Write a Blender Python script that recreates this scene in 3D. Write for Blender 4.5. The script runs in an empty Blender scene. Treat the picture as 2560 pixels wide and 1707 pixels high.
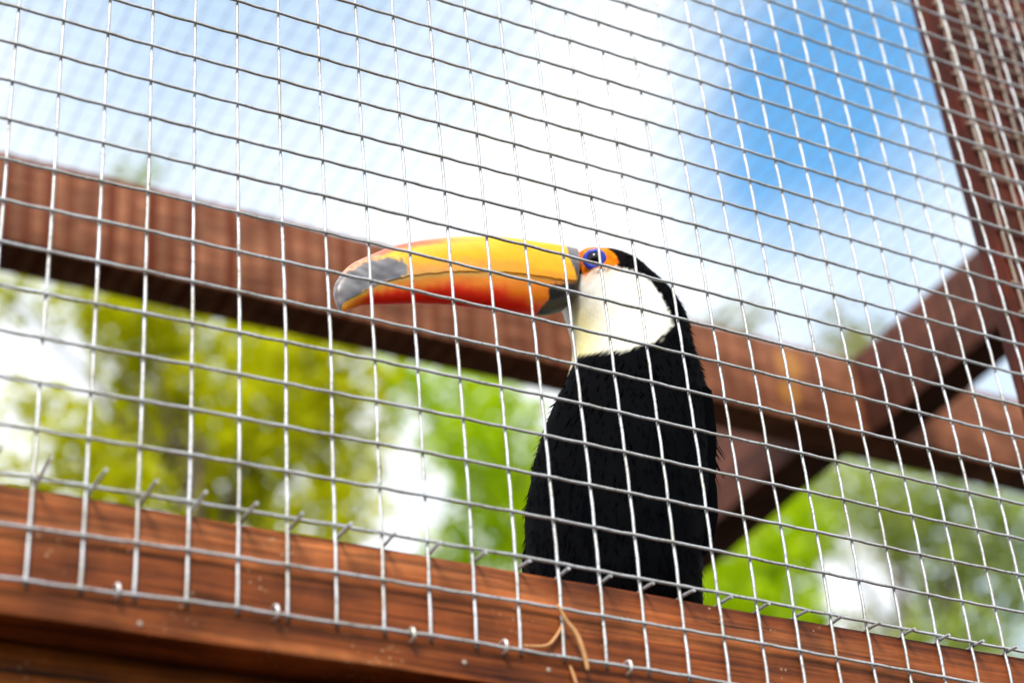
import bpy, bmesh, math, random
import numpy as np
from mathutils import Vector, Matrix, noise
random.seed(7); rng = np.random.default_rng(7)
ZO = 2.30                      # height of the mesh panel's zero row above the ground
sc = bpy.context.scene
COL = sc.collection

# ------------------------------------------------------------------ camera
cam = bpy.data.cameras.new('camera'); camo = bpy.data.objects.new('camera', cam); COL.objects.link(camo)
CX, CY, CZ = -0.18846, -0.75297, -0.73979 + ZO
camo.matrix_world = Matrix(((0.88299872, -0.20219304, -0.42359324, CX),
                            (-0.46246927, -0.52901333, -0.71152447, CY),
                            (-0.08022118, 0.82417406, -0.56062616, CZ),
                            (0, 0, 0, 1)))
cam.sensor_width = 36.0; cam.lens = 67.16
cam.clip_start = 0.02; cam.clip_end = 2000
cam.dof.use_dof = True; cam.dof.focus_distance = 1.115; cam.dof.aperture_fstop = 5.2
cam.dof.aperture_blades = 9
sc.camera = camo

# ------------------------------------------------------------------ sky and sun
SUN_EL, SUN_AZ = math.radians(43), math.radians(215)      # azimuth measured clockwise from +Y
w = bpy.data.worlds.new('World'); sc.world = w; w.use_nodes = True
nt = w.node_tree; nt.nodes.clear()
def N(nt, t, **k):
    n = nt.nodes.new(t)
    for a, b in k.items():
        if a == 'inp':
            for i, v in b.items(): n.inputs[i].default_value = v
        else: setattr(n, a, b)
    return n
sky = N(nt, 'ShaderNodeTexSky', sky_type='NISHITA', sun_disc=False, sun_elevation=SUN_EL, sun_rotation=SUN_AZ,
        altitude=100, air_density=1.0, dust_density=0.1, ozone_density=1.6)
tc = N(nt, 'ShaderNodeTexCoord')
noi = N(nt, 'ShaderNodeTexNoise', inp={'Scale': 2.6, 'Detail': 7, 'Roughness': 0.55, 'Distortion': 0.3})
mp = N(nt, 'ShaderNodeMapping', inp={'Location': (0.35, 0.1, 0.0), 'Scale': (1, 1, 1.7)})
nt.links.new(tc.outputs['Generated'], mp.inputs['Vector']); nt.links.new(mp.outputs[0], noi.inputs['Vector'])
# one opening in the cloud cover
gap = N(nt, 'ShaderNodeVectorMath', operation='DISTANCE', inp={1: (0.524, 0.560, 0.641)})
wob = N(nt, 'ShaderNodeVectorMath', operation='MULTIPLY_ADD', inp={1: (0.16, 0.16, 0.16), 2: (-0.08, -0.08, -0.08)})
addv = N(nt, 'ShaderNodeVectorMath', operation='ADD')
noi2 = N(nt, 'ShaderNodeTexNoise', inp={'Scale': 7.0, 'Detail': 5, 'Roughness': 0.6})
nt.links.new(tc.outputs['Generated'], noi2.inputs['Vector'])
nt.links.new(noi2.outputs['Color'], wob.inputs[0]); nt.links.new(wob.outputs[0], addv.inputs[0])
nt.links.new(tc.outputs['Generated'], addv.inputs[1]); nt.links.new(addv.outputs[0], gap.inputs[0])
gr = N(nt, 'ShaderNodeMapRange', interpolation_type='SMOOTHSTEP', inp={'From Min': 0.03, 'From Max': 0.12, 'To Min': 0.0, 'To Max': 1.0})
nt.links.new(gap.outputs['Value'], gr.inputs['Value'])
cr = N(nt, 'ShaderNodeMapRange', interpolation_type='SMOOTHSTEP', inp={'From Min': 0.30, 'From Max': 0.55, 'To Min': 0.45, 'To Max': 1.0})
nt.links.new(noi.outputs['Fac'], cr.inputs['Value'])
gap2 = N(nt, 'ShaderNodeVectorMath', operation='DISTANCE', inp={1: (0.22, 0.66, 0.72)}); nt.links.new(addv.outputs[0], gap2.inputs[0])
gr2 = N(nt, 'ShaderNodeMapRange', interpolation_type='SMOOTHSTEP', inp={'From Min': 0.02, 'From Max': 0.24, 'To Min': 0.40, 'To Max': 1.0}); nt.links.new(gap2.outputs['Value'], gr2.inputs['Value'])
mul0 = N(nt, 'ShaderNodeMath', operation='MULTIPLY'); nt.links.new(cr.outputs[0], mul0.inputs[0]); nt.links.new(gr2.outputs[0], mul0.inputs[1])
mul = N(nt, 'ShaderNodeMath', operation='MULTIPLY'); nt.links.new(gr.outputs[0], mul.inputs[0]); nt.links.new(mul0.outputs[0], mul.inputs[1])
hs = N(nt, 'ShaderNodeHueSaturation', inp={'Saturation': 1.22, 'Hue': 0.485}); nt.links.new(sky.outputs[0], hs.inputs['Color'])
bg1 = N(nt, 'ShaderNodeBackground', inp={'Strength': 0.11}); nt.links.new(hs.outputs[0], bg1.inputs['Color'])
bg2 = N(nt, 'ShaderNodeBackground', inp={'Color': (0.93, 0.965, 1.0, 1), 'Strength': 0.42})
mx = N(nt, 'ShaderNodeMixShader'); out = N(nt, 'ShaderNodeOutputWorld')
nt.links.new(mul.outputs[0], mx.inputs[0]); nt.links.new(bg1.outputs[0], mx.inputs[1]); nt.links.new(bg2.outputs[0], mx.inputs[2])
nt.links.new(mx.outputs[0], out.inputs['Surface'])
sl = bpy.data.lights.new('sun', 'SUN'); sl.energy = 1.5; sl.angle = math.radians(18); sl.color = (1.0, 0.95, 0.87)
so = bpy.data.objects.new('sun', sl); COL.objects.link(so)
sdir = Vector((math.sin(SUN_AZ) * math.cos(SUN_EL), math.cos(SUN_AZ) * math.cos(SUN_EL), math.sin(SUN_EL)))
so.rotation_euler = sdir.to_track_quat('Z', 'Y').to_euler(); so.location = sdir * 20
vs = sc.view_settings; vs.view_transform = 'Standard'; vs.look = 'None'; vs.exposure = 1.75; vs.gamma = 1
vs.use_curve_mapping = False

# ------------------------------------------------------------------ helpers
def tag(o, label=None, cat=None, group=None, kind=None):
    if label: o['label'] = label
    if cat: o['category'] = cat
    if group: o['group'] = group
    if kind: o['kind'] = kind
    return o
def link(name, me, parent=None, mat=None, loc=None):
    o = bpy.data.objects.new(name, me); COL.objects.link(o)
    if mat is not None and me is not None and len(me.materials) == 0: me.materials.append(mat)
    if parent is not None: o.parent = parent
    if loc is not None: o.location = loc
    return o
def empty(name, loc=(0, 0, 0)):
    o = bpy.data.objects.new(name, None); COL.objects.link(o); o.location = loc; o.empty_display_size = 0.05
    return o
def mesh(name, V, F, smooth=True):
    me = bpy.data.meshes.new(name); me.from_pydata([tuple(v) for v in V], [], [tuple(f) for f in F]); me.update()
    if smooth: me.polygons.foreach_set('use_smooth', [True] * len(me.polygons))
    return me
def tube(pts, rad, sides=8, cap=True):
    """tube along pts (list of 3-vectors); rad scalar or list"""
    P = [Vector(p) for p in pts]; n = len(P)
    if not hasattr(rad, '__len__'): rad = [rad] * n
    V = []; F = []; up = None
    for i in range(n):
        t = (P[min(i + 1, n - 1)] - P[max(i - 1, 0)]).normalized()
        if up is None:
            up = Vector((0, 1, 0)) if abs(t.y) < 0.9 else Vector((0, 0, 1))
        a = (up - t * up.dot(t)).normalized(); up = a; b = t.cross(a)
        for k in range(sides):
            an = 2 * math.pi * k / sides
            V.append(P[i] + (a * math.cos(an) + b * math.sin(an)) * rad[i])
    for i in range(n - 1):
        for k in range(sides):
            k2 = (k + 1) % sides
            F.append((i * sides + k, i * sides + k2, (i + 1) * sides + k2, (i + 1) * sides + k))
    if cap:
        F.append(tuple(reversed(range(sides)))); F.append(tuple((n - 1) * sides + k for k in range(sides)))
    return V, F
def beam_mesh(name, x0, x1, y0, y1, z0, z1, bev=0.003, axis=0, cuts=40, wob=0.0006):
    bm = bmesh.new(); bmesh.ops.create_cube(bm, size=1.0)
    for v in bm.verts:
        v.co = Vector((x0 + (v.co.x + .5) * (x1 - x0), y0 + (v.co.y + .5) * (y1 - y0), z0 + (v.co.z + .5) * (z1 - z0)))
    es = [e for e in bm.edges if abs((e.verts[0].co - e.verts[1].co)[axis]) > 1e-6]
    bmesh.ops.bevel(bm, geom=bm.edges[:], offset=bev, segments=2, profile=0.6, affect='EDGES')
    lo, hi = (x0, y0, z0)[axis], (x1, y1, z1)[axis]
    for k in range(1, cuts):
        c = lo + bev * 1.5 + (hi - lo - 3 * bev) * k / cuts
        nrm = [0, 0, 0]; nrm[axis] = 1; co = [0, 0, 0]; co[axis] = c
        bmesh.ops.bisect_plane(bm, geom=bm.verts[:] + bm.edges[:] + bm.faces[:], plane_co=co, plane_no=nrm)
    for v in bm.verts:
        d = noise.noise_vector(v.co * 9.0) * wob + noise.noise_vector(v.co * 45.0) * wob * 0.45
        d[axis] = 0; v.co += d
    for f in bm.faces: f.smooth = True
    me = bpy.data.meshes.new(name); bm.to_mesh(me); bm.free()
    me.set_sharp_from_angle(angle=math.radians(35))
    return me

# ------------------------------------------------------------------ materials
def newmat(name):
    m = bpy.data.materials.new(name); m.use_nodes = True; t = m.node_tree
    b = t.nodes['Principled BSDF']; return m, t, b
def ramp(t, stops, interp='LINEAR'):
    r = N(t, 'ShaderNodeValToRGB'); r.color_ramp.interpolation = interp
    while len(r.color_ramp.elements) < len(stops): r.color_ramp.elements.new(0.5)
    for e, (p, c) in zip(r.color_ramp.elements, stops): e.position = p; e.color = (*c, 1) if len(c) == 3 else c
    return r
def mixc(t, fac, a, b, blend='MIX'):
    m = N(t, 'ShaderNodeMix', data_type='RGBA', blend_type=blend)
    for s, v in ((0, fac), (6, a), (7, b)):
        if hasattr(v, 'is_linked'): t.links.new(v, m.inputs[s])
        else: m.inputs[s].default_value = v if s == 0 else (*v, 1) if len(v) == 3 else v
    return m.outputs[2]
def wood(name, dark, mid, light, axis=0, seed=0.0, stripes=None, rough=0.5, speck=1.0, spots=()):
    m, t, b = newmat(name); L = t.links.new
    tc = N(t, 'ShaderNodeTexCoord')
    sc_ = [26, 26, 26]; sc_[axis] = 1.6
    mp = N(t, 'ShaderNodeMapping', inp={'Scale': tuple(sc_), 'Location': (seed, seed * 1.7, seed * .6)}); L(tc.outputs['Object'], mp.inputs['Vector'])
    n1 = N(t, 'ShaderNodeTexNoise', inp={'Scale': 1.5, 'Detail': 6, 'Roughness': 0.62, 'Distortion': 0.9}); L(mp.outputs[0], n1.inputs['Vector'])
    r1 = ramp(t, [(0.30, dark), (0.47, mid), (0.68, light)]); L(n1.outputs['Fac'], r1.inputs[0])
    sf = [150, 150, 150]; sf[axis] = 5
    mp2 = N(t, 'ShaderNodeMapping', inp={'Scale': tuple(sf), 'Location': (seed * 2, 0, seed)}); L(tc.outputs['Object'], mp2.inputs['Vector'])
    n2 = N(t, 'ShaderNodeTexNoise', inp={'Scale': 2.2, 'Detail': 4, 'Roughness': 0.6, 'Distortion': 0.5}); L(mp2.outputs[0], n2.inputs['Vector'])
    g2 = N(t, 'ShaderNodeMapRange', inp={'From Min': 0.35, 'From Max': 0.62, 'To Min': 0.48, 'To Max': 1.18}); L(n2.outputs['Fac'], g2.inputs['Value'])
    c = mixc(t, 1.0, r1.outputs[0], g2.outputs[0], 'MULTIPLY')
    # blotches of worn stain
    n4 = N(t, 'ShaderNodeTexNoise', inp={'Scale': 22, 'Detail': 4, 'Roughness': 0.6}); L(tc.outputs['Object'], n4.inputs['Vector'])
    b4 = N(t, 'ShaderNodeMapRange', inp={'From Min': 0.4, 'From Max': 0.66, 'To Min': 0.68, 'To Max': 1.3}); L(n4.outputs['Fac'], b4.inputs['Value'])
    c = mixc(t, 1.0, c, b4.outputs[0], 'MULTIPLY')
    # cracks along the grain
    sk = [60, 60, 60]; sk[axis] = 3.2
    mp3 = N(t, 'ShaderNodeMapping', inp={'Scale': tuple(sk), 'Location': (seed, seed, 3.1)}); L(tc.outputs['Object'], mp3.inputs['Vector'])
    n3 = N(t, 'ShaderNodeTexNoise', inp={'Scale': 1.6, 'Detail': 2, 'Distortion': 1.2}); L(mp3.outputs[0], n3.inputs['Vector'])
    ck = N(t, 'ShaderNodeMapRange', inp={'From Min': 0.655, 'From Max': 0.70, 'To Min': 0.0, 'To Max': 0.85}); L(n3.outputs['Fac'], ck.inputs['Value'])
    c = mixc(t, ck.outputs[0], c, (0.012, 0.006, 0.004))
    # pale specks and crumbs of dirt
    vo = N(t, 'ShaderNodeTexVoronoi', inp={'Scale': 240, 'Randomness': 1.0}); L(tc.outputs['Object'], vo.inputs['Vector'])
    n5 = N(t, 'ShaderNodeTexNoise', inp={'Scale': 30, 'Detail': 2}); L(tc.outputs['Object'], n5.inputs['Vector'])
    s1 = N(t, 'ShaderNodeMapRange', inp={'From Min': 0.20, 'From Max': 0.12, 'To Min': 0.0, 'To Max': 1.0}); L(vo.outputs['Distance'], s1.inputs['Value'])
    s2 = N(t, 'ShaderNodeMapRange', inp={'From Min': 0.60, 'From Max': 0.66, 'To Min': 0.0, 'To Max': 0.7 * speck}); L(n5.outputs['Fac'], s2.inputs['Value'])
    sm = N(t, 'ShaderNodeMath', operation='MULTIPLY'); L(s1.outputs[0], sm.inputs[0]); L(s2.outputs[0], sm.inputs[1])
    c = mixc(t, sm.outputs[0], c, (0.40, 0.27, 0.17))
    # soft-edged round spots
    for kx, ky, kz, kr, kc in spots:
        dd = N(t, 'ShaderNodeVectorMath', operation='DISTANCE', inp={1: (kx, ky, kz)}); 
        wv = N(t, 'ShaderNodeVectorMath', operation='MULTIPLY_ADD', inp={1: (kr * .5,) * 3, 2: (-kr * .25,) * 3}); L(n4.outputs['Color'], wv.inputs[0])
        ad = N(t, 'ShaderNodeVectorMath', operation='ADD'); L(tc.outputs['Object'], ad.inputs[0]); L(wv.outputs[0], ad.inputs[1]); L(ad.outputs[0], dd.inputs[0])
        km = N(t, 'ShaderNodeMapRange', interpolation_type='SMOOTHSTEP', inp={'From Min': kr * .45, 'From Max': kr, 'To Min': 0.95, 'To Max': 0.0}); L(dd.outputs['Value'], km.inputs['Value'])
        c = mixc(t, km.outputs[0], c, kc)
    if stripes:           # evenly pitched stripes, each with its own random strength
        pitch, width, colr, off, fade = stripes
        sp = N(t, 'ShaderNodeSeparateXYZ'); L(tc.outputs['Object'], sp.inputs[0])
        n6 = N(t, 'ShaderNodeTexNoise', inp={'Scale': 14, 'Detail': 2}); L(tc.outputs['Object'], n6.inputs['Vector'])
        a1 = N(t, 'ShaderNodeMath', operation='MULTIPLY_ADD', inp={1: 0.006, 2: off}); L(n6.outputs['Fac'], a1.inputs[0])
        a2 = N(t, 'ShaderNodeMath', operation='ADD'); L(sp.outputs[axis], a2.inputs[0]); L(a1.outputs[0], a2.inputs[1])
        fr = N(t, 'ShaderNodeMath', operation='PINGPONG', inp={1: pitch / 2}); L(a2.outputs[0], fr.inputs[0])
        mr = N(t, 'ShaderNodeMapRange', interpolation_type='SMOOTHSTEP', inp={'From Min': width * .35, 'From Max': width * .75, 'To Min': 1.0, 'To Max': 0.0}); L(fr.outputs[0], mr.inputs['Value'])
        n7 = N(t, 'ShaderNodeTexNoise', inp={'Scale': 9, 'Detail': 1}); L(sp.outputs[axis], n7.inputs['Vector'])
        ix = N(t, 'ShaderNodeMath', operation='DIVIDE', inp={1: pitch}); L(a2.outputs[0], ix.inputs[0])
        ir = N(t, 'ShaderNodeMath', operation='ROUND'); L(ix.outputs[0], ir.inputs[0])
        wn = N(t, 'ShaderNodeTexWhiteNoise', noise_dimensions='1D'); L(ir.outputs[0], wn.inputs['W'])
        w1 = N(t, 'ShaderNodeMapRange', inp={'To Min': 0.35, 'To Max': 1.0}); L(wn.outputs['Value'], w1.inputs['Value'])
        f0 = N(t, 'ShaderNodeMapRange', inp={'From Min': fade[0], 'From Max': fade[1], 'To Min': 1.0, 'To Max': 0.4}); L(sp.outputs[axis], f0.inputs['Value'])
        fd = N(t, 'ShaderNodeMath', operation='MULTIPLY'); L(w1.outputs[0], fd.inputs[0]); L(f0.outputs[0], fd.inputs[1])
        m2 = N(t, 'ShaderNodeMath', operation='MULTIPLY'); L(mr.outputs[0], m2.inputs[0]); L(fd.outputs[0], m2.inputs[1])
        c = mixc(t, m2.outputs[0], c, colr)
    L(c, b.inputs['Base Color'])
    rr = N(t, 'ShaderNodeMapRange', inp={'From Min': 0.3, 'From Max': 0.7, 'To Min': rough - .1, 'To Max': rough + .15}); L(n2.outputs['Fac'], rr.inputs['Value'])
    L(rr.outputs[0], b.inputs['Roughness'])
    hb = N(t, 'ShaderNodeMath', operation='SUBTRACT'); L(n2.outputs['Fac'], hb.inputs[0]); L(ck.outputs[0], hb.inputs[1])
    bp = N(t, 'ShaderNodeBump', inp={'Strength': 0.45, 'Distance': 0.0012}); L(hb.outputs[0], bp.inputs['Height']); L(bp.outputs[0], b.inputs['Normal'])
    b.inputs['Specular IOR Level'].default_value = 0.16
    return m
def metal(name, base, rough=0.45, metallic=0.55):
    m, t, b = newmat(name); L = t.links.new
    tc = N(t, 'ShaderNodeTexCoord')
    n = N(t, 'ShaderNodeTexNoise', inp={'Scale': 420, 'Detail': 4, 'Roughness': 0.65}); L(tc.outputs['Object'], n.inputs['Vector'])
    n2 = N(t, 'ShaderNodeTexNoise', inp={'Scale': 38, 'Detail': 3}); L(tc.outputs['Object'], n2.inputs['Vector'])
    r = ramp(t, [(0.34, tuple(x * .55 for x in base)), (0.44, base), (0.75, tuple(min(1, x * 1.15) for x in base))]); L(n.outputs['Fac'], r.inputs[0])
    r2 = ramp(t, [(0.38, (0.78, 0.74, 0.66)), (0.58, (1, 1, 1))]); L(n2.outputs['Fac'], r2.inputs[0])
    L(mixc(t, 1.0, r.outputs[0], r2.outputs[0], 'MULTIPLY'), b.inputs['Base Color'])
    b.inputs['Metallic'].default_value = metallic; b.inputs['Roughness'].default_value = rough
    bp = N(t, 'ShaderNodeBump', inp={'Strength': 0.5, 'Distance': 0.0006}); L(n.outputs['Fac'], bp.inputs['Height']); L(bp.outputs[0], b.inputs['Normal'])
    return m
def attrmat(name, rough=0.4, coat=0.0, sss=0.0, noise_amt=0.12, scale=160, stretch=(1, 1, 1), bump=0.0004, spec=0.5):
    m, t, b = newmat(name); L = t.links.new
    at = N(t, 'ShaderNodeAttribute', attribute_name='col'); tc = N(t, 'ShaderNodeTexCoord')
    mp = N(t, 'ShaderNodeMapping', inp={'Scale': stretch}); L(tc.outputs['Object'], mp.inputs['Vector'])
    n = N(t, 'ShaderNodeTexNoise', inp={'Scale': scale, 'Detail': 4, 'Roughness': 0.6}); L(mp.outputs[0], n.inputs['Vector'])
    g = N(t, 'ShaderNodeMapRange', inp={'From Min': 0.3, 'From Max': 0.7, 'To Min': 1 - noise_amt, 'To Max': 1 + noise_amt}); L(n.outputs['Fac'], g.inputs['Value'])
    L(mixc(t, 1.0, at.outputs['Color'], g.outputs[0], 'MULTIPLY'), b.inputs['Base Color'])
    b.inputs['Roughness'].default_value = rough; b.inputs['Coat Weight'].default_value = coat; b.inputs['Coat Roughness'].default_value = 0.18
    b.inputs['Specular IOR Level'].default_value = spec
    if sss: b.inputs['Subsurface Weight'].default_value = sss; b.inputs['Subsurface Scale'].default_value = 0.022; b.inputs['Subsurface Radius'].default_value = (1.0, 0.45, 0.12)
    bp = N(t, 'ShaderNodeBump', inp={'Strength': 0.4, 'Distance': bump}); L(n.outputs['Fac'], bp.inputs['Height']); L(bp.outputs[0], b.inputs['Normal'])
    return m
def plain(name, base, rough=0.5, spec=0.5, coat=0.0, var=0.2, scale=200):
    m, t, b = newmat(name); L = t.links.new
    tc = N(t, 'ShaderNodeTexCoord'); n = N(t, 'ShaderNodeTexNoise', inp={'Scale': scale, 'Detail': 3}); L(tc.outputs['Object'], n.inputs['Vector'])
    r = ramp(t, [(0.3, tuple(x * (1 - var) for x in base)), (0.7, tuple(min(1, x * (1 + var)) for x in base))]); L(n.outputs['Fac'], r.inputs[0])
    L(r.outputs[0], b.inputs['Base Color']); b.inputs['Roughness'].default_value = rough
    b.inputs['Specular IOR Level'].default_value = spec; b.inputs['Coat Weight'].default_value = coat
    return m
def leafmat(name, c1, c2, trans=0.5):
    m, t, b = newmat(name); L = t.links.new
    ge = N(t, 'ShaderNodeNewGeometry'); r = ramp(t, [(0.0, c1), (0.55, tuple((a + d) / 2 for a, d in zip(c1, c2))), (1.0, c2)])
    L(ge.outputs['Random Per Island'], r.inputs[0])
    L(r.outputs[0], b.inputs['Base Color']); b.inputs['Roughness'].default_value = 0.6; b.inputs['Specular IOR Level'].default_value = 0.08
    tr = N(t, 'ShaderNodeBsdfTranslucent'); L(r.outputs[0], tr.inputs['Color'])
    ms = N(t, 'ShaderNodeMixShader', inp={0: trans}); L(b.outputs[0], ms.inputs[1]); L(tr.outputs[0], ms.inputs[2])
    L(ms.outputs[0], t.nodes['Material Output'].inputs['Surface'])
    return m

M_rail = wood('rail_wood', (0.07, 0.013, 0.003), (0.21, 0.052, 0.011), (0.38, 0.120, 0.036), 0, 1.3, rough=0.42, speck=1.2)
M_base = wood('base_wood', (0.05, 0.009, 0.001), (0.20, 0.046, 0.004), (0.32, 0.085, 0.007), 0, 5.1, rough=0.5,
              spots=((0.028, 0.031, -0.377 + ZO, 0.010, (0.02, 0.008, 0.004)), (0.045, 0.031, -0.388 + ZO, 0.007, (0.02, 0.008, 0.004))))  # each a dark wood knot
M_far = wood('far_beam_wood', (0.19, 0.066, 0.030), (0.27, 0.10, 0.048), (0.34, 0.14, 0.072), 0, 2.7, rough=0.6, speck=0.2,
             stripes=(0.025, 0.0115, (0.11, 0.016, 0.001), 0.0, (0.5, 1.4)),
             spots=((1.305, 1.0, 0.712 + ZO, 0.032, (0.44, 0.20, 0.055)), (1.295, 1.0, 0.665 + ZO, 0.026, (0.42, 0.18, 0.035))))  # two lighter orange spots near the cross beam
M_cross = wood('cross_beam_wood', (0.075, 0.022, 0.013), (0.12, 0.036, 0.021), (0.17, 0.058, 0.034), 1, 4.2, rough=0.6, speck=0.2,
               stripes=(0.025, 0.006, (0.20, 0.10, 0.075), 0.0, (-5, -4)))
M_post = wood('post_wood', (0.035, 0.005, 0.003), (0.085, 0.012, 0.005), (0.16, 0.032, 0.008), 2, 6.4, rough=0.5, speck=0.3)
M_wire = metal('galvanised_wire', (0.50, 0.51, 0.53), 0.46, 0.5)
M_wire2 = metal('dull_wire', (0.34, 0.27, 0.22), rough=0.6, metallic=0.3)
M_steel = metal('staple_steel', (0.8, 0.8, 0.8), rough=0.35)

# ------------------------------------------------------------------ ground
def ground():
    n = 60; S = 400.0; V = []; F = []
    for j in range(n + 1):
        for i in range(n + 1):
            x = (i / n * 2 - 1); y = (j / n * 2 - 1); x = math.copysign(abs(x) ** 2.2, x) * S; y = math.copysign(abs(y) ** 2.2, y) * S
            V.append((x, y, 0.05 * noise.noise(Vector((x * .15, y * .15, 0)))))
    for j in range(n):
        for i in range(n):
            a = j * (n + 1) + i; F.append((a, a + 1, a + n + 2, a + n + 1))
    m, t, b = newmat('grass_ground'); L = t.links.new
    tc = N(t, 'ShaderNodeTexCoord'); n1 = N(t, 'ShaderNodeTexNoise', inp={'Scale': 3.0, 'Detail': 8, 'Roughness': 0.7}); L(tc.outputs['Object'], n1.inputs['Vector'])
    r = ramp(t, [(0.3, (0.006, 0.008, 0.003)), (0.55, (0.010, 0.012, 0.005)), (0.75, (0.018, 0.015, 0.010))]); L(n1.outputs['Fac'], r.inputs[0])
    L(r.outputs[0], b.inputs['Base Color']); b.inputs['Roughness'].default_value = 0.9
    o = link('ground', mesh('ground', V, F), None, m); tag(o, 'grassy ground below and around the aviary', None, kind='structure')
ground()

# ------------------------------------------------------------------ aviary timber frame
tag(link('front_rail', beam_mesh('front_rail', -0.86, 2.4, 0.0034, 0.0305, -0.3535 + ZO, -0.2885 + ZO, 0.0022, 0, 160, 0.0007), None, M_rail),
    'red-brown timber batten along the foot of the wire mesh, in front of the bird', 'rail')
tag(link('base_board', beam_mesh('base_board', -0.86, 2.4, 0.031, 0.118, -0.62 + ZO, -0.2895 + ZO, 0.003, 0, 60, 0.0006), None, M_base),
    'orange-brown board with dark knot marks set back below the front batten', 'board')
tag(link('corner_post', beam_mesh('corner_post', 0.7085, 0.835, 0.0455, 0.066, -0.289 + ZO, 0.62 + ZO, 0.003, 2, 60), None, M_post),
    'dark red-brown upright post with mesh stapled over it', 'post')
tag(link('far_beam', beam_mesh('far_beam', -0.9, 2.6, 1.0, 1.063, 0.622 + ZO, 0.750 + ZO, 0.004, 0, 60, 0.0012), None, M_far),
    'long brown roof beam with darker streaks running across behind the toucan', 'beam')
tag(link('cross_beam', beam_mesh('cross_beam', 1.422, 1.485, 0.062, 0.9995, 0.6215 + ZO, 0.7495 + ZO, 0.004, 1, 40, 0.0012), None, M_cross),
    'dark brown roof beam slanting from the post back to the long beam', 'beam')
tag(link('rear_beam', beam_mesh('rear_beam', 1.352, 1.430, 1.0635, 2.6, 0.6225 + ZO, 0.7880 + ZO, 0.004, 1, 40, 0.0012), None, M_cross),
    'brown beam leading away behind the long beam, beside the bird\'s back', 'beam')
tag(link('top_rail', beam_mesh('top_rail', -0.86, 2.4, 0.0034, 0.0615, 0.6205 + ZO, 0.7490 + ZO, 0.003, 0, 60), None, M_rail),
    'red-brown timber rail along the head of the front mesh', 'rail')
for nm, x0, y0, z1, lb in (('frame_post', -0.98, 0.0034, 0.7, 'red-brown upright post at the bird\'s bill end of the front rail'),
                           ('frame_post', -1.0, 1.0, 0.75, 'red-brown upright post under the streaked end of the long beam'),
                           ('frame_post', 2.6005, 1.0, 0.75, 'red-brown upright post under the unstreaked end of the long beam'),
                           ('frame_post', 2.4005, 0.0034, 0.7, 'red-brown upright post beyond the dark post on the front rail'),
                           ('frame_post', 1.345, 2.6005, 0.62, 'red-brown upright post under the beam leading away')):
    tag(link(nm, beam_mesh(nm, x0, x0 + 0.095, y0, y0 + 0.075, 0.0, z1 + ZO, 0.003, 2, 30), None, M_post), lb, 'post', 'posts carrying the aviary frame')

# ------------------------------------------------------------------ front wire mesh
PX = [0.95, 2.22, -2.65, -4.09, 0.93, 2.3, -2.29, -6.09, 3.22, -3.59, -1.86, 3.35, -2.71, 3.46, 3.61]
PZ = [1.49, 2.47, -1.85, -4.6, 2.11, 0.8, -1.86, -7.11, 4.58, -5.37, -5.38, 4.4, -0.55, 4.7, 2.5]
def node(u, v):
    """place of a point of the slightly buckled mesh, u columns along, v rows down"""
    uu = max(-1.5, min(26.5, u)); vv = max(-9.5, min(13.2, v)); a = (uu - 12) / 14; b = (vv - 2) / 12
    dx = dz = 0; k = 0
    for i in range(5):
        for j in range(5 - i):
            q = a ** i * b ** j; dx += PX[k] * q; dz += PZ[k] * q; k += 1
    n = noise.noise_vector(Vector((u * .35, v * .35, 3.3))) * 0.55
    return Vector((u * 0.025 + (dx + n.x) * .001, n.y * .0006, -v * 0.02575 + (dz + n.z) * .001 + ZO))
fp = empty('wire_mesh_panel', (0.3, 0, -0.335 + ZO))
tag(fp, 'galvanised welded wire mesh panel stretched across the front of the aviary', 'wire mesh')
RW = 0.00090
def wire_obj(pts, parent, mat, r=RW, sides=8):
    rad = [r * (1 + 0.06 * noise.noise(Vector(p) * 160)) for p in pts]
    V, F = tube(pts, rad, sides)
    off = parent.location
    o = link('wire', mesh('wire', [v - off for v in V], F), parent, mat); return o
U0, U1, V0, V1 = -4, 32, -15, 13
for u in range(U0, U1 + 1):
    vs_ = np.arange(V0, V1 + 0.01, 0.25)
    pts = [node(u, v) + Vector((0, 0.0015 + 0.00025 * math.cos(2 * math.pi * v), 0)) for v in vs_]
    pts.append(pts[-1] + Vector((0, 0.0002, -0.0022)))
    wire_obj(pts, fp, M_wire)
for v in range(V0, V1 + 1):
    pts = []
    for u in np.arange(U0 - 0.1, U1 + 0.11, 0.25):
        p = node(u, v); sag = 0.0
        if v == V1: sag = -0.0008 * (0.5 + 0.5 * math.sin(u * 1.3))
        pts.append(p + Vector((0, -0.00005 - 0.0002 * math.cos(2 * math.pi * u), sag + 0.00010 * math.sin(2 * math.pi * (u + .25)) * (1 if (v * 7 + int(u)) % 3 else -.6))))
    wire_obj(pts, fp, M_wire, RW * 1.04)
# cut ends of the wires folded over the batten's top edge
for u in range(-3, 31):
    p = node(u, 11.0); ln = 0.008 + 0.017 * max(0, (11 - u) / 11) ** 1.3
    z = -0.2872 + ZO; x = p.x + 0.0018
    j = random.uniform(-.0008, .0008)
    V, F = tube([(x, 0.010, z), (x + j * .3, 0.0, z - .0004), (x + j, -ln * .6, z - 0.0009), (x + j * 1.5, -ln, z - 0.0014)], RW * 1.02, 8)
    o = link('wire_stub', mesh('wire_stub', [Vector(q) - fp.location for q in V], F, False), fp, M_wire)

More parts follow.
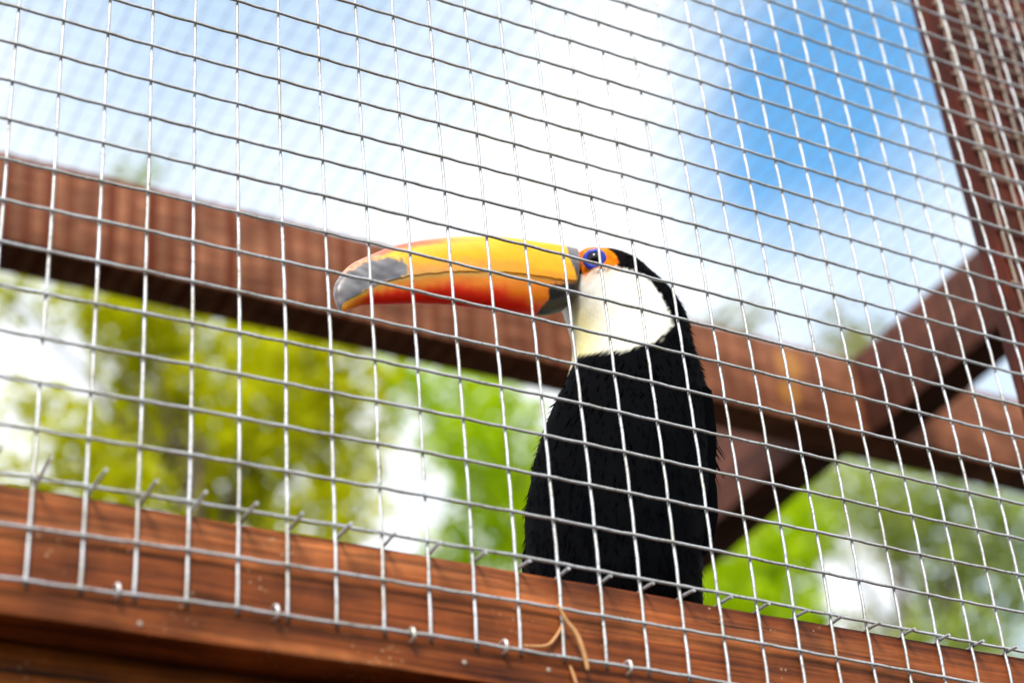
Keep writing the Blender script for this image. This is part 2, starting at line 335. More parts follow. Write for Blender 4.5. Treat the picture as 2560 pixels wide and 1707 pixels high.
# ------------------------------------------------------------------ mesh stapled over the post, and the roof mesh
pp = empty('post_mesh_strip', (0.75, 0.043, ZO)); tag(pp, 'dull wire mesh strip stapled flat against the dark red post', 'wire mesh')
for k in range(6):
    x = 0.7155 + k * 0.0232
    wire_obj([Vector((x + .0012 * noise.noise(Vector((k, z * 9, 0))), 0.0435, z + ZO)) for z in np.arange(-0.27, 0.6, 0.02)], pp, M_wire2, 0.0013, 6)
for k in range(34):
    z = -0.262 + k * 0.0254 + ZO
    wire_obj([Vector((x, 0.0425, z + .001 * noise.noise(Vector((x * 9, k, 0))))) for x in np.arange(0.7095, 0.836, 0.012)], pp, M_wire2, 0.0011, 6)
rf = empty('roof_mesh', (0.6, 0.5, 0.752 + ZO)); tag(rf, 'welded wire mesh roof lying over the roof beams against the sky', 'wire mesh')
def shared_wire(a, b, r):
    V, F = tube([a, (Vector(a) + Vector(b)) / 2, b], r, 6); return mesh('wire', V, F)
my = shared_wire((0, -0.5, 0), (0, 0.56, 0), 0.0006); mxw = shared_wire((-1.45, 0, 0), (1.45, 0, 0), 0.0003)
my.materials.append(M_wire); mxw.materials.append(M_wire)
for k in range(-58, 59): link('wire', my, rf, None, (k * 0.025, random.uniform(-.002, .002), 0.0012))
for k in range(0, 43): link('wire', mxw, rf, None, (random.uniform(-.002, .002), -0.49 + k * 0.0245, 0.0032))

# ------------------------------------------------------------------ staples, nails, straw
ST = [(0.0411, -0.336), (0.1174, -0.3345), (0.1876, -0.3356), (0.2382, -0.3345), (0.3097, -0.3354), (0.405, -0.3362), (0.51, -0.337)]
for i, (x, z) in enumerate(ST):
    z += ZO
    V, F = tube([(x, 0.0075, z + .0030), (x, -0.0008, z + .0030), (x, -0.0023, z + .0021), (x + .0003, -0.0027, z), (x + .0004, -0.0023, z - .0021), (x + .0004, -0.0008, z - .003), (x + .0004, 0.0075, z - .003)], 0.00085, 8)
    tag(link('staple', mesh('staple', V, F), None, M_steel), 'small bright steel staple holding the mesh\'s lowest wire to the batten', 'staple', 'staples along the lowest mesh wire')
NL = [(0.0535, -0.3489), (0.2172, -0.3445), (0.2644, -0.3419), (0.4705, -0.346)]
for x, z in NL:
    V, F = tube([(x, 0.009, z + ZO), (x, 0.0029, z + ZO), (x, 0.0028, z + ZO)], [0.0008, 0.0013, 0.0010], 12)
    tag(link('nail', mesh('nail', V, F), None, M_wire2), 'tiny nail head driven into the batten below the mesh', 'nail', 'nail heads in the front batten')
M_straw = plain('straw', (0.50, 0.25, 0.10), 0.6, 0.3)
def straw(pts, wd, label):
    P = [Vector(p) for p in pts]; Q = []
    for i in range(len(P) - 1):
        p0, p1, p2, p3 = P[max(i - 1, 0)], P[i], P[i + 1], P[min(i + 2, len(P) - 1)]
        for k in range(5):
            s = k / 5; Q.append(0.5 * ((2 * p1) + (p2 - p0) * s + (2 * p0 - 5 * p1 + 4 * p2 - p3) * s * s + (3 * p1 - p0 - 3 * p2 + p3) * s ** 3))
    Q.append(P[-1]); n = len(Q)
    V, F = tube(Q, [wd * (0.35 + 0.75 * math.sin(math.pi * (0.1 + 0.75 * i / n))) for i in range(n)], 6)
    tag(link('straw', mesh('straw', V, F), None, M_straw), label, 'straw', 'straw caught in the mesh')
def s3(l, y): return [(x / 1000, y + i * .0003, z / 1000 + ZO) for i, (x, z) in enumerate(l)]
straw(s3([(269.9, -307.9), (273.9, -315.9), (279.4, -322.7), (282.7, -332.4), (284.2, -341.8)], -0.0030), 0.0013, 'longest dry straw blade hanging over the mesh in front of the batten')
straw(s3([(250, -332), (262.8, -330.1), (269.6, -323.6), (274.4, -316.0)], 0.0005), 0.0009, 'bent dry straw stalk lying behind the lowest mesh wire')
straw(s3([(275.8, -339.1), (277.4, -343.9), (279.3, -351)], 0.001), 0.0009, 'short straw end poking out below the mesh\'s bottom wire')

# ------------------------------------------------------------------ toucan
YB = 0.075
tou = empty('toucan', (0.36, YB, -0.2895 + ZO)); tag(tou, 'toucan with huge orange bill, cream throat and black body perched behind the mesh', 'toucan')
TO = Vector(tou.location)
def cat(Pl, ts):
    Pl = np.array(Pl, float); n = len(Pl); o = []
    for t in ts:
        i = int(min(max(math.floor(t), 0), n - 2)); s = t - i
        p0, p1, p2, p3 = Pl[max(i - 1, 0)], Pl[i], Pl[i + 1], Pl[min(i + 2, n - 1)]
        o.append(0.5 * (2 * p1 + (p2 - p0) * s + (2 * p0 - 5 * p1 + 4 * p2 - p3) * s * s + (3 * p1 - p0 - 3 * p2 + p3) * s ** 3))
    return np.array(o)
def inpoly(x, z, poly):
    c = False; n = len(poly); j = n - 1
    for i in range(n):
        xi, zi = poly[i]; xj, zj = poly[j]
        if (zi > z) != (zj > z) and x < (xj - xi) * (z - zi) / (zj - zi) + xi: c = not c
        j = i
    return c
def pdist(x, z, poly):
    """signed distance to a polygon, negative inside"""
    d = 1e9; n = len(poly)
    for i in range(n):
        ax, az = poly[i]; bx, bz = poly[(i + 1) % n]; ex, ez = bx - ax, bz - az
        t = max(0, min(1, ((x - ax) * ex + (z - az) * ez) / (ex * ex + ez * ez + 1e-9)))
        d = min(d, math.hypot(x - ax - ex * t, z - az - ez * t))
    return -d if inpoly(x, z, poly) else d
SB = (0.675, 0.83)          # slope of the flank's foreshortening used to lay out the markings (x, z per y)
def lerp(a, b, t): t = max(0, min(1, t)); return tuple(x + (y - x) * t for x, y in zip(a, b))
def ss(a, b, x): t = max(0, min(1, (x - a) / (b - a))); return t * t * (3 - 2 * t)
Lp = [(317, -288), (297, -272), (294, -243), (295, -212), (300, -179), (311, -144), (325, -115), (336.5, -93), (341, -78), (341, -64), (341, -58), (343, -54), (346, -49), (349, -43), (352, -36)]
Rp = [(395, -284), (413, -268), (420, -239), (433, -196), (443, -152), (447, -113), (445, -77), (442, -52), (437, -34), (426, -19), (408, -2), (389, 5.5), (375, 5.5), (365, 2.5), (358, -3)]
Bp = [25, 44, 51, 54, 54, 51, 46, 42, 38.5, 35, 31, 27, 22.5, 18, 13]
NS, NR = 150, 112
ts = np.linspace(0, len(Lp) - 1, NS)
Ls, Rs, Bs = cat(Lp, ts), cat(Rp, ts), cat([[b] for b in Bp], ts)[:, 0]
bib = [(330, -22), (361, -22), (369, -16.5), (385, -9), (400, -8.8), (410, -11.5), (419, -24), (423.5, -38), (424, -45), (412, -59), (399, -65.5), (386, -73), (368, -79), (352, -86), (340, -96), (325, -100)]
skin = [(359.5, -6), (360, -16), (363.5, -23), (368.5, -17), (377, -13), (386, -9.5), (390.5, -5.5), (388, 1), (381, 5.2), (372, 6.8), (364, 5), (359, 1)]
V = []; C = []; info = []
for i in range(NS):
    c = (Ls[i] + Rs[i]) / 2; e = (Rs[i] - Ls[i]); a = np.linalg.norm(e) / 2; e = e / (2 * a); b = Bs[i]
    k = abs(SB[0] * e[0] + SB[1] * e[1]); ar = math.sqrt(max(a * a - (k * b) ** 2, (0.62 * a) ** 2))
    for r in range(NR):
        an = 2 * math.pi * r / NR; dy = b * math.sin(an); q = c + e * ar * math.cos(an)
        P = np.array([q[0], dy, q[1]])
        nv = noise.noise_vector(Vector(P * 0.055)); P = P + np.array(nv) * 1.1
        ap = (P[0] + SB[0] * abs(P[1]) , P[2] + SB[1] * abs(P[1]))
        jit = noise.noise(Vector(P * 0.35)) * 1.6 + noise.noise(Vector((P[0] * 1.4, P[1] * 1.4, P[2] * .5))) * 1.3
        db = pdist(ap[0], ap[1], bib) + jit * .9
        blk = lerp((0.0010, 0.0012, 0.002), (0.008, 0.004, 0.0035), ss(-45, 0, P[2]))
        yl = ss(392, 340, ap[0]) * ss(-30, -60, ap[1])
        wht = lerp((0.78, 0.76, 0.70), (0.72, 0.62, 0.22), max(0.18 * ss(-20, -60, ap[1]), yl * 0.95))
        pk = ss(8, 2, abs(pdist(ap[0], ap[1], skin))); wht = lerp(wht, (0.78, 0.50, 0.34), pk * .55)
        col = lerp(wht, blk, ss(-0.9, 0.9, db))
        ds = pdist(ap[0], ap[1], skin) + jit * .35
        sk = lerp((0.80, 0.25, 0.006), (0.78, 0.13, 0.006), 0.5 + noise.noise(Vector(P * .2)))
        if ap[0] < 395: col = lerp(sk, col, ss(-0.8, 0.7, ds))
        # puffed skin round the eye
        de = math.hypot((ap[0] - 372.3) / 1.1, ap[1] + 8.0)
        if ds < 2 and ap[0] < 395: P[1] += math.copysign(1.6 * math.exp(-((de - 8.5) / 2.2) ** 2), P[1] if abs(P[1]) > 1 else 1)
        V.append(P); C.append((*col, 1)); info.append((ap, db, ds, i, r))
F = []
for i in range(NS - 1):
    for r in range(NR):
        r2 = (r + 1) % NR; F.append((i * NR + r, (i + 1) * NR + r, (i + 1) * NR + r2, i * NR + r2))
F.append(tuple(range(NR))); F.append(tuple((NS - 1) * NR + r for r in reversed(range(NR))))
VB = np.array(V)
def tl(P): return Vector((P[0] / 1000, YB + P[1] / 1000, P[2] / 1000 + ZO)) - TO
def colmesh(name, V, F, C, smooth=True):
    me = mesh(name, V, F, smooth); at = me.color_attributes.new('col', 'FLOAT_COLOR', 'POINT')
    at.data.foreach_set('color', np.array(C, dtype=np.float32).ravel()); return me
M_body = attrmat('plumage_skin', 0.85, 0.0, 0.0, 0.10, 900, (1, 1, .3), 0.0006, 0.04)
link('body', colmesh('body', [tl(p) for p in V], F, C), tou, M_body)
# bill -------------------------------------------------------------
topo = [(190.5, -93.5), (187.2, -84), (187.4, -76.5), (191.7, -66.2), (198.7, -57.2), (210, -47.6), (226.4, -36), (251.1, -23.6), (276.3, -14), (302.3, -7.2), (326, -3.9), (343, -1.7), (354.5, -0.8)]
boto = [(191.0, -94.3), (193.0, -94.2), (195.5, -91.8), (199.5, -89.3), (205.0, -86.4), (214, -83.0), (228, -79.0), (249, -73.6), (274, -69.3), (298, -66.7), (322, -63.5), (335, -60.5), (345, -56)]
gapf = [.55, .56, .62, .66, .63, .56, .50, .48, .455, .435, .43, .44, .45]
widt = [0.8, 2.4, 3.8, 5.2, 6.3, 7.6, 9.2, 10.8, 12.2, 13.4, 14.6, 15.6, 15.8]
NB = 130; tb = np.linspace(0, len(topo) - 1, NB)
Tb, Bb, gb, wb = cat(topo, tb), cat(boto, tb), cat([[g] for g in gapf], tb)[:, 0], cat([[g] for g in widt], tb)[:, 0]
SL = (0.60, 0.85)
blackpoly = [(335.5, -36.5), (343, -33.5), (362, -26), (372, -40), (350, -65), (324, -66), (327, -57), (333, -48)]
def upcol(ap, g, sx, P):
    nz = noise.noise(Vector(P * .16)); n2 = noise.noise(Vector((P[0] * .05, P[1] * .1, P[2] * .25)))
    yel = (0.93, 0.46, 0.002); ora = (0.92, 0.30, 0.004); pea = (0.80, 0.30, 0.10)
    c = lerp(yel, ora, ss(0.45, 1.0, g + n2 * .25) * (0.45 + 0.55 * ss(240, 350, sx)))
    c = lerp(c, pea, ss(.5, .85, g + nz * .12) * ss(330, 250, sx) * .65)
    c = lerp(c, (0.85, 0.62, 0.12), ss(.5, .2, g) * ss(320, 270, sx) * ss(205, 235, sx) * .45)
    c = lerp(c, (0.62, 0.14, 0.12), ss(0.20, 0.06, g + nz * .03) * ss(300, 240, sx) * .9)
    c = lerp(c, (0.75, 0.27, 0.20), ss(0.32, 0.1, g) * ss(222, 204, sx) * .85)
    # dark worn tip; its gloss reflection is painted in as lighter grey
    dt = pdist(ap[0], ap[1], [(180, -69), (194, -67.5), (203, -58), (214, -50), (224, -45.5), (234, -44.5), (238, -51), (234, -59), (224, -64), (213, -70.5), (203, -78), (196, -90), (190, -100), (180, -95)]) + noise.noise(Vector(P * .28)) * 2.0
    gry = lerp((0.10, 0.10, 0.115), (0.27, 0.27, 0.29), 0.5 + 0.9 * noise.noise(Vector((P[0] * .12, P[1] * .3, P[2] * .25))))
    c = lerp(gry, c, ss(-0.6, 0.6, dt)); c = lerp(c, (0.78, 0.60, 0.28), math.exp(-((dt - .9) / .55) ** 2) * .55)
    # dark band at the root, its lit upper end painted greyer
    xb = 351.5 + 4.5 * ss(-5, -25, ap[1]) + nz * .6
    band = lerp((0.17, 0.175, 0.19), (0.03, 0.03, 0.033), ss(-8, -24, ap[1]))
    return lerp(c, band, ss(xb - .5, xb + .5, ap[0]))
def lowcol(ap, g, sx, P):
    nz = noise.noise(Vector(P * .16)); n2 = noise.noise(Vector((P[0] * .25, P[1] * .05, P[2] * .04)))
    c = lerp((0.90, 0.23, 0.004), (0.86, 0.022, 0.003), ss(0.15, 0.62, g + n2 * .16 + .1 * nz - .35 * ss(295, 330, sx)))
    c = lerp(c, (0.90, 0.22, 0.005), ss(212, 198, sx) * .9)
    c = lerp(c, (0.88, 0.40, 0.10), math.exp(-((g - .08 - .03 * nz) / .05) ** 2) * .55 * ss(330, 300, sx))
    d = pdist(ap[0], ap[1], blackpoly) + nz * 1.4
    return lerp((0.012, 0.012, 0.013), c, ss(-.5, .5, d))
def bill(part):
    V = []; C = []; F = []; NA = 36; rows = 0
    for i in range(NB):
        T, B, g, wd = Tb[i], Bb[i], gb[i], wb[i]
        c = (T + B) / 2; e = T - B; H = np.linalg.norm(e) / 2; e = e / (2 * H); c = c - e * 0.02 * H; H *= 1.03
        k = abs(SL[0] * e[0] + SL[1] * e[1]); wd = min(wd, 0.72 * H / max(k, .3)); p_ = 0.86; q_ = 1 / (1 - p_ / 2)
        h = max(H ** q_ - (k * wd) ** q_, (.4 * H) ** q_) ** (1 / q_)
        gj = g + 0.014 * noise.noise(Vector((i * .35, 7, 0))) + 0.008 * noise.noise(Vector((i * 1.1, 3, 0)))
        def apz(th): return h * math.copysign(abs(math.cos(th)) ** p_, math.cos(th)) + k * wd * abs(math.sin(th)) ** p_
        tt = np.linspace(0.05, math.pi * .97, 160); az = np.array([apz(x) for x in tt]); im = int(az.argmax()); H_ = az.max()
        tg = float(tt[im + int(np.abs(az[im:] - H_ * (1 - 2 * gj)).argmin())]); ph = float(tt[im])
        f = 1.0 if part == 'up' else 0.955
        for r in range(NA + 1):
            if part == 'up': th = -tg + 2 * tg * r / NA
            else: th = tg + (2 * math.pi - 2 * tg) * r / NA
            inset = 1.0
            if part == 'up':                      # slightly pinched ridge, lip along the cutting edge
                inset = 1 - .10 * ss(.5, 0, abs(th)) + 0.02 * ss(.12, 0.02, tg - abs(th))
            dy = -wd * f * inset * math.copysign(abs(math.sin(th)) ** p_, math.sin(th)); q = c + e * (h * math.copysign(abs(math.cos(th)) ** p_, math.cos(th)))
            P = np.array([q[0], dy, q[1]])
            P = P + np.array(noise.noise_vector(Vector((P[0] * .06, P[1] * .1, P[2] * .1)))) * .35
            ap = (P[0] + SL[0] * abs(P[1]), P[2] + SL[1] * abs(P[1]))
            apH = apz(th); apH = apH if abs(th) > ph else H_
            if th > math.pi: apH = apz(2 * math.pi - th)
            fr = (H - apH) / (2 * H)
            if part == 'up': C.append((*upcol(ap, max(0, fr / max(gj, .1)), ap[0], P), 1))
            else: C.append((*lowcol(ap, (fr - gj) / max(1 - gj, .1), ap[0], P), 1))
            V.append(P)
    n = NA + 1
    for i in range(NB - 1):
        for r in range(n):
            r2 = (r + 1) % n; F.append((i * n + r, i * n + r2, (i + 1) * n + r2, (i + 1) * n + r))
    F.append(tuple(reversed(range(n)))); F.append(tuple((NB - 1) * n + r for r in range(n)))
    return [tl(p) for p in V], F, C
M_bill = attrmat('bill_horn', 0.36, 0.10, 0.85, 0.07, 300, (.4, 1, 1), 0.0003, 0.3)
for nm, pt in (('upper_bill', 'up'), ('lower_bill', 'low')):
    V_, F_, C_ = bill(pt); me = colmesh(nm, V_, F_, C_); me.set_sharp_from_angle(angle=math.radians(50)); link(nm, me, tou, M_bill)
# eyes ---------------------------------------------------------------
M_eye = plain('eye_dark', (0.004, 0.003, 0.003), 0.08, 0.4, 0.25, 0.1)
M_ring = plain('eye_ring_blue', (0.012, 0.03, 0.42), 0.45, 0.5, 0.2, 0.35, 700)
for side in (-1, 1):
    best = min((k for k in range(len(VB)) if VB[k][1] * side > 3), key=lambda k: math.hypot(info[k][0][0] - 372.6, info[k][0][1] + 8.4))
    p = VB[best]; i, r = info[best][3], info[best][4]
    du = Vector(VB[i * NR + (r + 2) % NR] - VB[i * NR + (r - 2) % NR]); dv = Vector(VB[min(i + 2, NS - 1) * NR + r] - VB[max(i - 2, 0) * NR + r])
    nr = du.cross(dv).normalized(); ctr = Vector((sum(VB[i * NR:(i + 1) * NR, 0]) / NR, 0, sum(VB[i * NR:(i + 1) * NR, 2]) / NR))
    if nr.dot(Vector(p) - ctr) < 0: nr = -nr
    nr = (nr * 0.5 + Vector((-.42, side * .75, -0.50)).normalized() * 1.1).normalized()
    base = Vector(p) + nr * 1.2; ax = nr.cross(Vector((0, 0, 1))).normalized(); ay = nr.cross(ax)
    Vr = []; Fr = []; A, Bn = 40, 14
    for a in range(A):
        an = 2 * math.pi * a / A; rd = ax * math.cos(an) * 1.08 + ay * math.sin(an)
        for b in range(Bn):
            bn = 2 * math.pi * b / Bn; rr = 5.1 + 2.0 * math.cos(bn) + .12 * math.sin(an * 9)
            Vr.append(tl(base + rd * rr + nr * (0.6 + 1.35 * math.sin(bn))))
    for a in range(A):
        for b in range(Bn):
            Fr.append((a * Bn + b, ((a + 1) % A) * Bn + b, ((a + 1) % A) * Bn + (b + 1) % Bn, a * Bn + (b + 1) % Bn))
    eo = link('eye_ring', mesh('eye_ring', Vr, Fr), tou, M_ring)
    bm = bmesh.new(); bmesh.ops.create_uvsphere(bm, u_segments=28, v_segments=18, radius=0.0050)
    for f in bm.faces: f.smooth = True
    me = bpy.data.meshes.new('eyeball'); bm.to_mesh(me); bm.free(); me.transform(Matrix.Translation(tl(base - nr * 1.2 + ay * -0.4)))
    link('eyeball', me, tou, M_eye)
# feathers -----------------------------------------------------------
def blade(Vl, Fl, p, dirv, nrm, ln, wd, curl=0.15):
    d = dirv.normalized(); n = (nrm - d * nrm.dot(d)).normalized(); s = d.cross(n); k0 = len(Vl)
    for t_, w_ in ((0, .55), (.35, 1.0), (.7, .8), (1.0, .08)):
        c = p + d * (ln * t_) + n * (ln * curl * (t_ * t_) * .5)
        Vl.append(c - s * (wd * w_ * .5)); Vl.append(c + n * (wd * .12 * w_)); Vl.append(c + s * (wd * w_ * .5))
    for k in range(3):
        a = k0 + k * 3; Fl.append((a, a + 1, a + 4, a + 3)); Fl.append((a + 1, a + 2, a + 5, a + 4))
def bodyframe(k):
    i, r = info[k][3], info[k][4]
    du = Vector(VB[i * NR + (r + 2) % NR] - VB[i * NR + (r - 2) % NR]); dv = Vector(VB[max(i - 2, 0) * NR + r] - VB[min(i + 2, NS - 1) * NR + r])
    n = dv.cross(du).normalized()
    c = Vector((VB[i * NR:(i + 1) * NR, 0].mean(), 0, VB[i * NR:(i + 1) * NR, 2].mean()))
    if n.dot(Vector(VB[k]) - c) < 0: n = -n
    return Vector(VB[k]), dv.normalized(), n
M_feath = plain('black_feather', (0.0010, 0.0012, 0.0020), 0.9, 0.02, 0.0, 0.35, 500)
M_white = plain('cream_feather', (0.76, 0.73, 0.62), 0.8, 0.2, 0.0, 0.06, 300)
Vf = []; Ff = []; Vw = []; Fw = []
idx = [k for k in range(len(VB)) if 4 < info[k][3] < NS - 6]
random.shuffle(idx); nb = nw = 0
for k in idx:
    ap, db, ds, i, r = info[k]
    if ds < 3.0 and ap[0] < 396: continue
    p, d, n = bodyframe(k)
    jd = Vector((random.gauss(0, .16), random.gauss(0, .16), random.gauss(0, .1)))
    if db > 1.2 and nb < 10000:
        hd = ss(-60, 0, p.z); ln = (7 - 3 * hd) * random.uniform(.7, 1.35); wd = (1.7 - .6 * hd) * random.uniform(.8, 1.2)
        if random.random() < 0.06 and p.z < -100: ln *= 1.7
        blade(Vf, Ff, p - n * .8, d + jd + n * random.uniform(.0, .10), n, ln, wd, random.uniform(-.1, .2)); nb += 1
    elif db < -2.5 and nw < 0 and ap[0] > 343:
        blade(Vw, Fw, p - n * .7, d + jd * .7 + n * random.uniform(0.0, .10), n, random.uniform(4, 7.5), random.uniform(1.6, 2.6), 0.0); nw += 1
o = link('plumage', mesh('plumage', [tl(v) for v in Vf], Ff), tou, M_feath); tag(o, kind='stuff')
# folded wings: rows of long feathers hugging each flank
for side in (-1, 1):
    Vg = []; Fg = []
    for q in range(30):
        u = q / 29; zz = -118 - 105 * u; xx = 410 - 26 * u * u + random.uniform(-10, 6)
        ctr = Vector((378 + 5 * u, 0, zz)); yy = side * (42 - 8 * u)
        blade(Vg, Fg, Vector((xx, yy, zz)), Vector((-.10 + random.gauss(0, .06), -side * .10, -1)), Vector((.25, side, .1)), random.uniform(40, 62), random.uniform(13, 18), .05)
        blade(Vg, Fg, Vector((xx - 40 - 14 * u, yy * 1.04, zz + 8)), Vector((-.12 + random.gauss(0, .07), 0, -1)), Vector((-.2, side, .05)), random.uniform(30, 46), random.uniform(11, 15), .05)
    link('wing', mesh('wing', [tl(v) for v in Vg], Fg), tou, M_feath)
# ragged feather tips standing off the breast and the back
Vg = []; Fg = []
TAP = np.stack([VB[:, 0] - SB[0] * VB[:, 1], VB[:, 2] - SB[1] * VB[:, 1]], 1)
for ap, dd, ln in (((299, -160), (-.30, 0, -1), 17), ((297, -176), (-.25, 0, -1), 20), ((296, -190), (-.16, 0, -1), 22), ((295, -204), (-.08, 0, -1), 22), ((303, -150), (-.25, 0, -1), 15), ((295, -225), (-.02, 0, -1), 16),
                   ((446, -126), (.40, 0, -1), 20), ((445, -136), (.32, 0, -1), 22), ((443, -148), (.15, 0, -1), 20), ((447, -112), (.35, 0, -1), 16), ((440, -162), (.08, 0, -1), 20)):
    for q in range(4):
        k = int(np.argmin(np.hypot(TAP[:, 0] - ap[0] - random.uniform(-3, 3), TAP[:, 1] - ap[1] - random.uniform(-5, 5))))
        p, d, n = bodyframe(k)
        blade(Vg, Fg, p - n * 1.5, Vector(dd) + Vector((random.gauss(0, .08), random.gauss(0, .1), 0)), n, ln * random.uniform(.6, 1.0), random.uniform(2.5, 4.5), .05)
tag(link('ruffled_feathers', mesh('ruffled_feathers', [tl(v) for v in Vg], Fg), tou, M_feath), kind='stuff')
# tuft over the eye
Vg = []; Fg = []
for q in range(34):
    x = random.uniform(380, 402); z = 6 - max(0, x - 386) * .45
    k = int(np.argmin(np.hypot(TAP[:, 0] - x, TAP[:, 1] - z))); p, d, n = bodyframe(k)
    blade(Vg, Fg, p - n * .8, Vector((1, random.gauss(0, .2), random.uniform(-.35, .15))), n, random.uniform(4, 8), random.uniform(1.2, 2.0), .1)
link('crest', mesh('crest', [tl(v) for v in Vg], Fg), tou, M_feath)
Vg = []; Fg = []
for q in range(9):
    blade(Vg, Fg, Vector((400 + random.uniform(-6, 6), 40 + q % 3, -235)), Vector((-.05 + (q - 4) * .03, .30, -1)), Vector((.2, 1, .3)), 150 + random.uniform(-12, 12), 22, .02)
link('tail', mesh('tail', [tl(v) for v in Vg], Fg), tou, M_feath)
M_leg = plain('leg_blue_grey', (0.10, 0.14, 0.20), 0.6, 0.4, 0, .3, 500)
for yy in (-22, 14):
    V_, F_ = [], []
    def add(pts, rad):
        v, f = tube(pts, rad, 8); k = len(V_); V_.extend(v); F_.extend([tuple(a + k for a in ff) for ff in f])
    add([(362, yy, -262), (360, yy, -276), (358, yy, -285)], [5, 3.6, 3.8])
    for dx, dy in ((-26, -7), (-27, 7), (22, -6), (20, 7)):
        add([(358, yy, -284.5), (358 + dx * .4, yy + dy * .6, -284.6), (358 + dx * .85, yy + dy, -285.9), (358 + dx, yy + dy * 1.05, -287.8)], [3.4, 3.0, 2.4, .7])
    link('leg', mesh('leg', [tl(v) for v in V_], F_), tou, M_leg)

# ------------------------------------------------------------------ trees behind the aviary
M_bark = plain('bark', (0.075, 0.055, 0.040), 0.9, 0.2, 0, .4, 12)
def tree(name, label, clumps, root, mat, leaf, extra, dens=1.0, height=None):
    root = Vector(root); T = empty(name, root); tag(T, label, 'tree', 'trees behind the aviary')
    cl = [Vector(c[:3]) for c in clumps]; cen = sum(cl, Vector()) / len(cl)
    allc = [(Vector(c[:3]), c[3] * 1.25) for c in clumps]
    R_ = random.Random(hash(label) % 1000 if False else len(label))
    for q in range(extra[0]):          # the rest of the crown, lower down and round the back
        a = R_.uniform(0, 2 * math.pi); rr = extra[1] * math.sqrt(R_.random())
        allc.append((Vector((cen.x + math.cos(a) * rr, cen.y + 0.6 + math.sin(a) * rr * .8, R_.uniform(extra[2], extra[3]))), R_.uniform(.25, .45)))
    # trunk and limbs
    V_, F_ = [], []
    def add(pts, rad, s=8):
        v, f = tube(pts, rad, s); k = len(V_); V_.extend(v); F_.extend([tuple(a + k for a in ff) for ff in f])
    top = Vector((cen.x, cen.y, cen.z - (.9 if len(clumps) < 6 else .1))); n = 9; tp = []
    for k in range(n + 1):
        s = k / n; p = root.lerp(top, s); p += noise.noise_vector(Vector((s * 3, root.x, root.y))) * .18 * math.sin(s * 3.1); tp.append(p)
    add([p - root for p in tp], [0.17 * (1 - .85 * k / n) for k in range(n + 1)], 10)
    tr = link('trunk', mesh('trunk', V_, F_), T, M_bark)
    V_, F_ = [], []
    for c, r in allc:
        s = min(max((c.z - root.z) / max(top.z - root.z, .1) - .18, .25), .92); p = root.lerp(top, s)
        m_ = p.lerp(c, .55) + Vector((0, 0, .10))
        add([p - root, m_ - root, c - root], [0.016, .010, .004], 6)
    link('limbs', mesh('limbs', V_, F_), tr, M_bark)
    Vl = []; Fl = []
    for c, r in allc:
        cnt = int(dens * 150 * (r / .2) ** 2 * (.07 / leaf) ** 2)
        for q in range(cnt):
            while True:
                d = Vector((R_.uniform(-1, 1), R_.uniform(-1, 1), R_.uniform(-1, 1)))
                if d.length < 1: break
            d = d * (.55 + .45 * d.length) * (1 + .35 * noise.noise(c + d))
            p = c + d * r * 1.15 - root
            a = Vector((R_.gauss(0, 1), R_.gauss(0, 1), R_.gauss(0, .6) - .3)).normalized(); b = a.cross(Vector((R_.gauss(0, 1), R_.gauss(0, 1), R_.gauss(0, 1)))).normalized()
            ln = leaf * R_.uniform(.65, 1.3); k = len(Vl)
            Vl += [p, p + a * ln * .5 + b * ln * .3, p + a * ln, p + a * ln * .5 - b * ln * .3]; Fl.append((k, k + 1, k + 2, k + 3))
    link('crown', mesh('crown', Vl, Fl, False), T, mat)
TA = [(1.57, 5.62, 6.25, 0.13), (1.81, 5.74, 6.35, 0.19), (2.01, 5.8, 6.41, 0.17), (1.97, 5.94, 6.29, 0.19), (2.07, 5.74, 6.02, 0.15), (1.89, 5.92, 5.81, 0.2), (1.39, 5.03, 5.25, 0.13), (1.36, 5.47, 5.64, 0.09), (2.16, 5.94, 5.9, 0.19), (2.26, 5.65, 6.17, 0.15), (2.51, 5.9, 6.5, 0.18), (2.13, 5.11, 5.6, 0.19), (2.44, 5.47, 5.98, 0.18), (2.46, 5.25, 6.01, 0.18), (2.22, 5.54, 5.61, 0.2), (2.52, 5.57, 5.74, 0.2), (1.57, 5.01, 5.03, 0.17), (1.28, 5.22, 5.05, 0.16), (2.58, 5.28, 5.8, 0.15), (2.87, 5.92, 5.89, 0.16), (2.24, 5.77, 5.49, 0.21), (2.4, 5.16, 5.16, 0.18), (1.29, 5.8, 6.36, 0.08)]
TB = [(3.27, 6.14, 6.58, 0.15), (3.85, 6.62, 6.89, 0.21), (3.79, 6.13, 6.42, 0.19), (3.49, 6.0, 6.17, 0.15), (4.27, 6.87, 6.65, 0.23), (3.77, 6.21, 5.9, 0.21), (3.53, 6.22, 5.78, 0.13), (4.48, 6.98, 6.51, 0.24), (4.5, 6.87, 6.1, 0.31), (5.02, 6.29, 5.81, 0.22), (5.79, 6.96, 6.35, 0.25), (5.72, 6.54, 6.26, 0.17), (5.6, 6.68, 5.95, 0.23), (5.46, 6.2, 5.72, 0.14), (5.15, 6.94, 6.21, 0.28), (5.99, 6.69, 6.66, 0.16), (4.84, 6.97, 6.44, 0.33)]
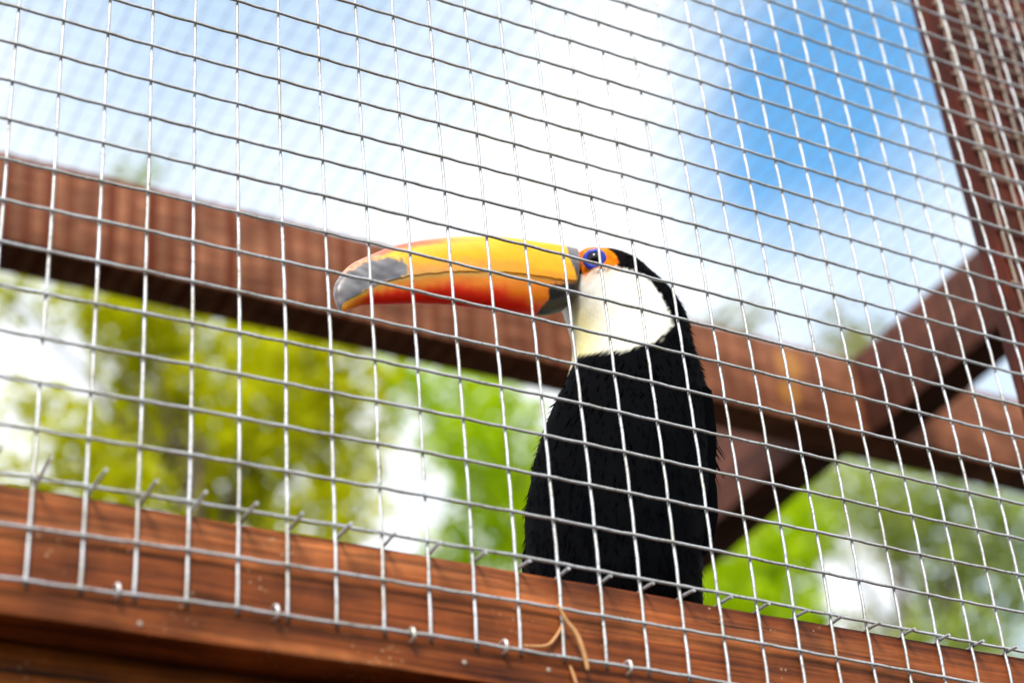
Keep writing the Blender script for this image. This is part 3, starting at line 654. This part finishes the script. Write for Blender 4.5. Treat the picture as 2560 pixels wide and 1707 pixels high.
TC = [(7.34, 7.89, 7.76, 0.24), (7.2, 7.3, 7.38, 0.25), (7.55, 7.36, 7.31, 0.26), (7.68, 7.17, 7.4, 0.23), (7.97, 7.15, 7.3, 0.26), (8.03, 7.07, 7.06, 0.25), (7.62, 7.3, 7.0, 0.2), (8.14, 7.6, 7.06, 0.24), (7.31, 7.0, 6.26, 0.21), (8.55, 7.68, 7.08, 0.19), (7.3, 7.34, 6.38, 0.17), (6.66, 7.31, 6.97, 0.15), (7.91, 7.82, 7.04, 0.16), (8.02, 7.48, 6.28, 0.35)]
TD = [(7.55, 8.82, 9.74, 0.18), (7.4, 8.98, 9.76, 0.12), (7.5, 8.9, 9.4, 0.2)]
TE = [(8.96, 9.2, 10.21, 0.23), (8.44, 8.56, 9.48, 0.25)]
TF = [(2.86, 9.48, 10.4, 0.14), (2.69, 8.52, 9.51, 0.15)]
LA = leafmat('leaf_yellow_green', (0.44, 0.46, 0.001), (0.58, 0.57, 0.004), .5)
LB = leafmat('leaf_lime', (0.33, 0.50, 0.001), (0.46, 0.60, 0.003), .5)
LC = leafmat('leaf_grey_green', (0.27, 0.36, 0.05), (0.42, 0.48, 0.10), .5)
LD = leafmat('leaf_olive', (0.24, 0.25, 0.02), (0.34, 0.33, 0.03), .5)
tree('broadleaf_tree', 'yellow-green tree seen below the streaked end of the long beam', TA, (2.1, 6.1, 0), LA, .075, (30, 1.3, 2.6, 4.6), 1.6)
tree('broadleaf_tree', 'bright lime-green tree seen on both sides of the toucan\'s black body', TB, (4.5, 7.0, 0), LB, .08, (36, 1.6, 2.6, 4.9), 1.7)
tree('broadleaf_tree', 'dull grey-green tree with pale sky gaps beyond the bird\'s back', TC, (7.7, 7.8, 0), LC, .08, (30, 1.5, 3.0, 5.4), 1.2)
tree('broadleaf_tree', 'olive treetop just clearing the long beam behind the bird\'s nape', TD, (7.5, 9.3, 0), LD, .09, (16, .9, 4.5, 8.6), .8)
tree('broadleaf_tree', 'green treetop in the corner where the two roof beams meet', TE, (8.8, 9.2, 0), LD, .09, (16, .9, 4.5, 8.6), .8)
tree('broadleaf_tree', 'faint pale treetop rising just above the streaked part of the long beam', TF, (2.8, 9.2, 0), LC, .06, (10, .6, 5, 8.3), .3)
